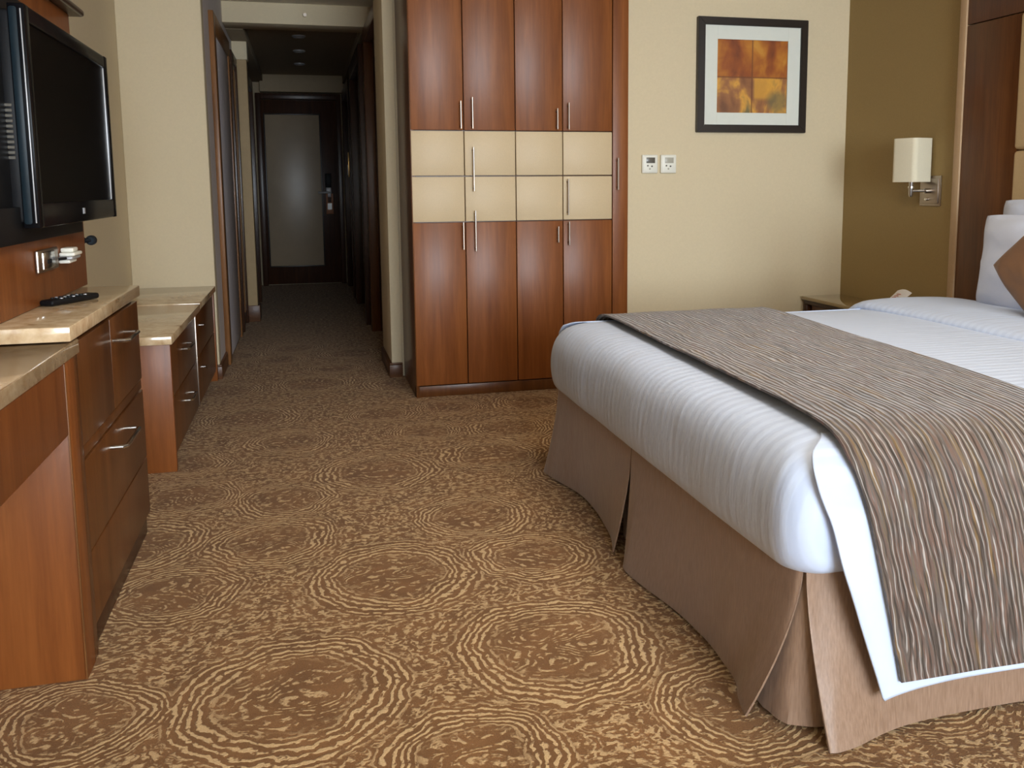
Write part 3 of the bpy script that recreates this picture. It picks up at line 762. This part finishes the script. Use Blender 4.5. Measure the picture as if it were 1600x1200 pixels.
# counters and cabinets
def slab(x0, x1, y0, y1, z0, z1): return B(x0, x1, y0, y1, z0, z1, bev=.003)
dk = thing('desk', 'cherry wood desk with beige marble top nearest the viewer', 'desk', (-.73, 1.0, 0))
obj('desktop', slab(XL+.003, FX, -.6, 2.236, .729, .762), 'marble', dk)
obj('apron', B(-.53, FX-.004, -.6, 2.116, .57, .727, bev=.002), 'wood', dk)
obj('end_panel', B(XL+.003, FX-.004, 2.118, 2.195, 0, .727, bev=.002), 'wood', dk)
obj('edge_strip', B(FX-.0055, FX-.003, 2.108, 2.1165, .005, .727, bev=.0005), 'casing', dk)
obj('rear_panel', B(XL+.003, XL+.02, -.6, 2.117, .25, .727, bev=.002), 'wood', dk)
up = thing('dresser', 'cherry wood dresser with marble top below the television', 'dresser', (-.73, 2.62, 0))
obj('marble_top', slab(XL+.003, FX, 2.165, 3.047, .766, .800), 'marble', up)
obj('carcass', B(XL+.003, -.535, 2.238, 3.035, .0, .764, bev=.002), 'wood_dark', up)
obj('side_stile', B(-.535, FX-.006, 2.197, 2.238, .0, .727, bev=.002), 'wood_dark', up)
obj('door', B(-.534, FX-.008, 2.242, 2.612, .506, .752, bev=.002), 'wood_dark', up)
dr2 = obj('door', B(-.534, FX-.008, 2.616, 3.035, .506, .752, bev=.002), 'wood_dark', up)
drw = obj('drawer', B(-.534, FX-.008, 2.242, 3.035, .252, .470, bev=.002), 'wood_dark', up)
obj('rail', B(-.534, FX-.011, 2.242, 3.035, .474, .502, bev=.002), 'wood_dark', up)
obj('lower_drawer', B(-.534, FX-.008, 2.242, 3.035, .07, .248, bev=.002), 'wood_dark', up)
obj('plinth', B(-.55, -.53, 2.242, 3.03, 0, .066, bev=.001), 'wood_deep', up)
def bow(y0, y1, z, parent, x=FX-.008, out=.040):
    bm = T([(x, y0, z), (x+out-.008, y0, z), (x+out, y0+.008, z), (x+out, y1-.008, z), (x+out-.008, y1, z), (x, y1, z)], .0055, 10)
    return obj('handle', bm, 'chrome', parent)
bow(2.64, 2.80, .690, dr2); bow(2.52, 2.72, .425, drw)

lc = thing('low_cabinet', 'low cherry wood cabinet with marble top against far end wall', 'cabinet', (-.73, 4.5, 0))
obj('marble_slab', slab(XL+.003, FX, 3.655, 4.655, .507, .540), 'marble', lc)
obj('marble_slab', slab(XL+.003, FX, 4.662, 5.45, .512, .545), 'marble', lc)
obj('side_panel', B(XL+.003, FX-.010, 3.675, 3.70, 0, .506, bev=.002), 'wood', lc)
obj('side_panel', B(XL+.003, FX-.008, 5.40, 5.44, 0, .508, bev=.002), 'wood', lc)
obj('carcass', B(XL+.003, -.545, 3.70, 5.40, .05, .506, bev=0), 'wood_deep', lc)
for z0, z1 in ((.29, .50), (.062, .284)):
    d_ = obj('drawer', B(-.545, FX-.014, 3.705, 4.52, z0, z1, bev=.002), 'wood_dark', lc)
    bow(4.03, 4.19, (z0+z1)/2+.03, d_, FX-.014, .03)
obj('edge_pull', B(-.53, FX-.011, 4.528, 4.536, .065, .50, bev=.002), 'steel', lc)
d_ = obj('door', B(-.545, FX-.014, 4.545, 5.395, .29, .50, bev=.002), 'wood_dark', lc)
obj('handle', T([(FX-.014, 4.70, .43), (FX+.006, 4.70, .43), (FX+.012, 4.70, .43)], [.006, .006, .012], 12), 'chrome', d_)
d_ = obj('door', B(-.545, FX-.014, 4.545, 5.395, .062, .284, bev=.002), 'wood_dark', lc)
obj('handle', T([(FX-.014, 4.70, .22), (FX+.006, 4.70, .22), (FX+.012, 4.70, .22)], [.006, .006, .012], 12), 'chrome', d_)

# remote control on the dresser
rc = thing('remote_control', 'black remote control lying on the dresser marble top', 'remote', (-.63, 2.72, .80))
RM = Matrix.Rotation(math.radians(64), 4, 'Z')
rb = bmesh.new(); box(rb, -.705, -.523, 2.615, 2.657, .801, .817, bev=.007, seg=4, rot=RM)
obj('body', rb, 'black_plastic', rc)
c0 = Vector((-.614, 2.636, .817))
for i in range(7):
    for j in range(3):
        q = c0 + RM @ Vector((-.05+.015*i, -.014+.014*j, 0))
        obj('button', T([q, q+Vector((0, 0, .002))], .0042, 8), 'blue_black' if (i+j) % 3 else 'silver_trim', rc)
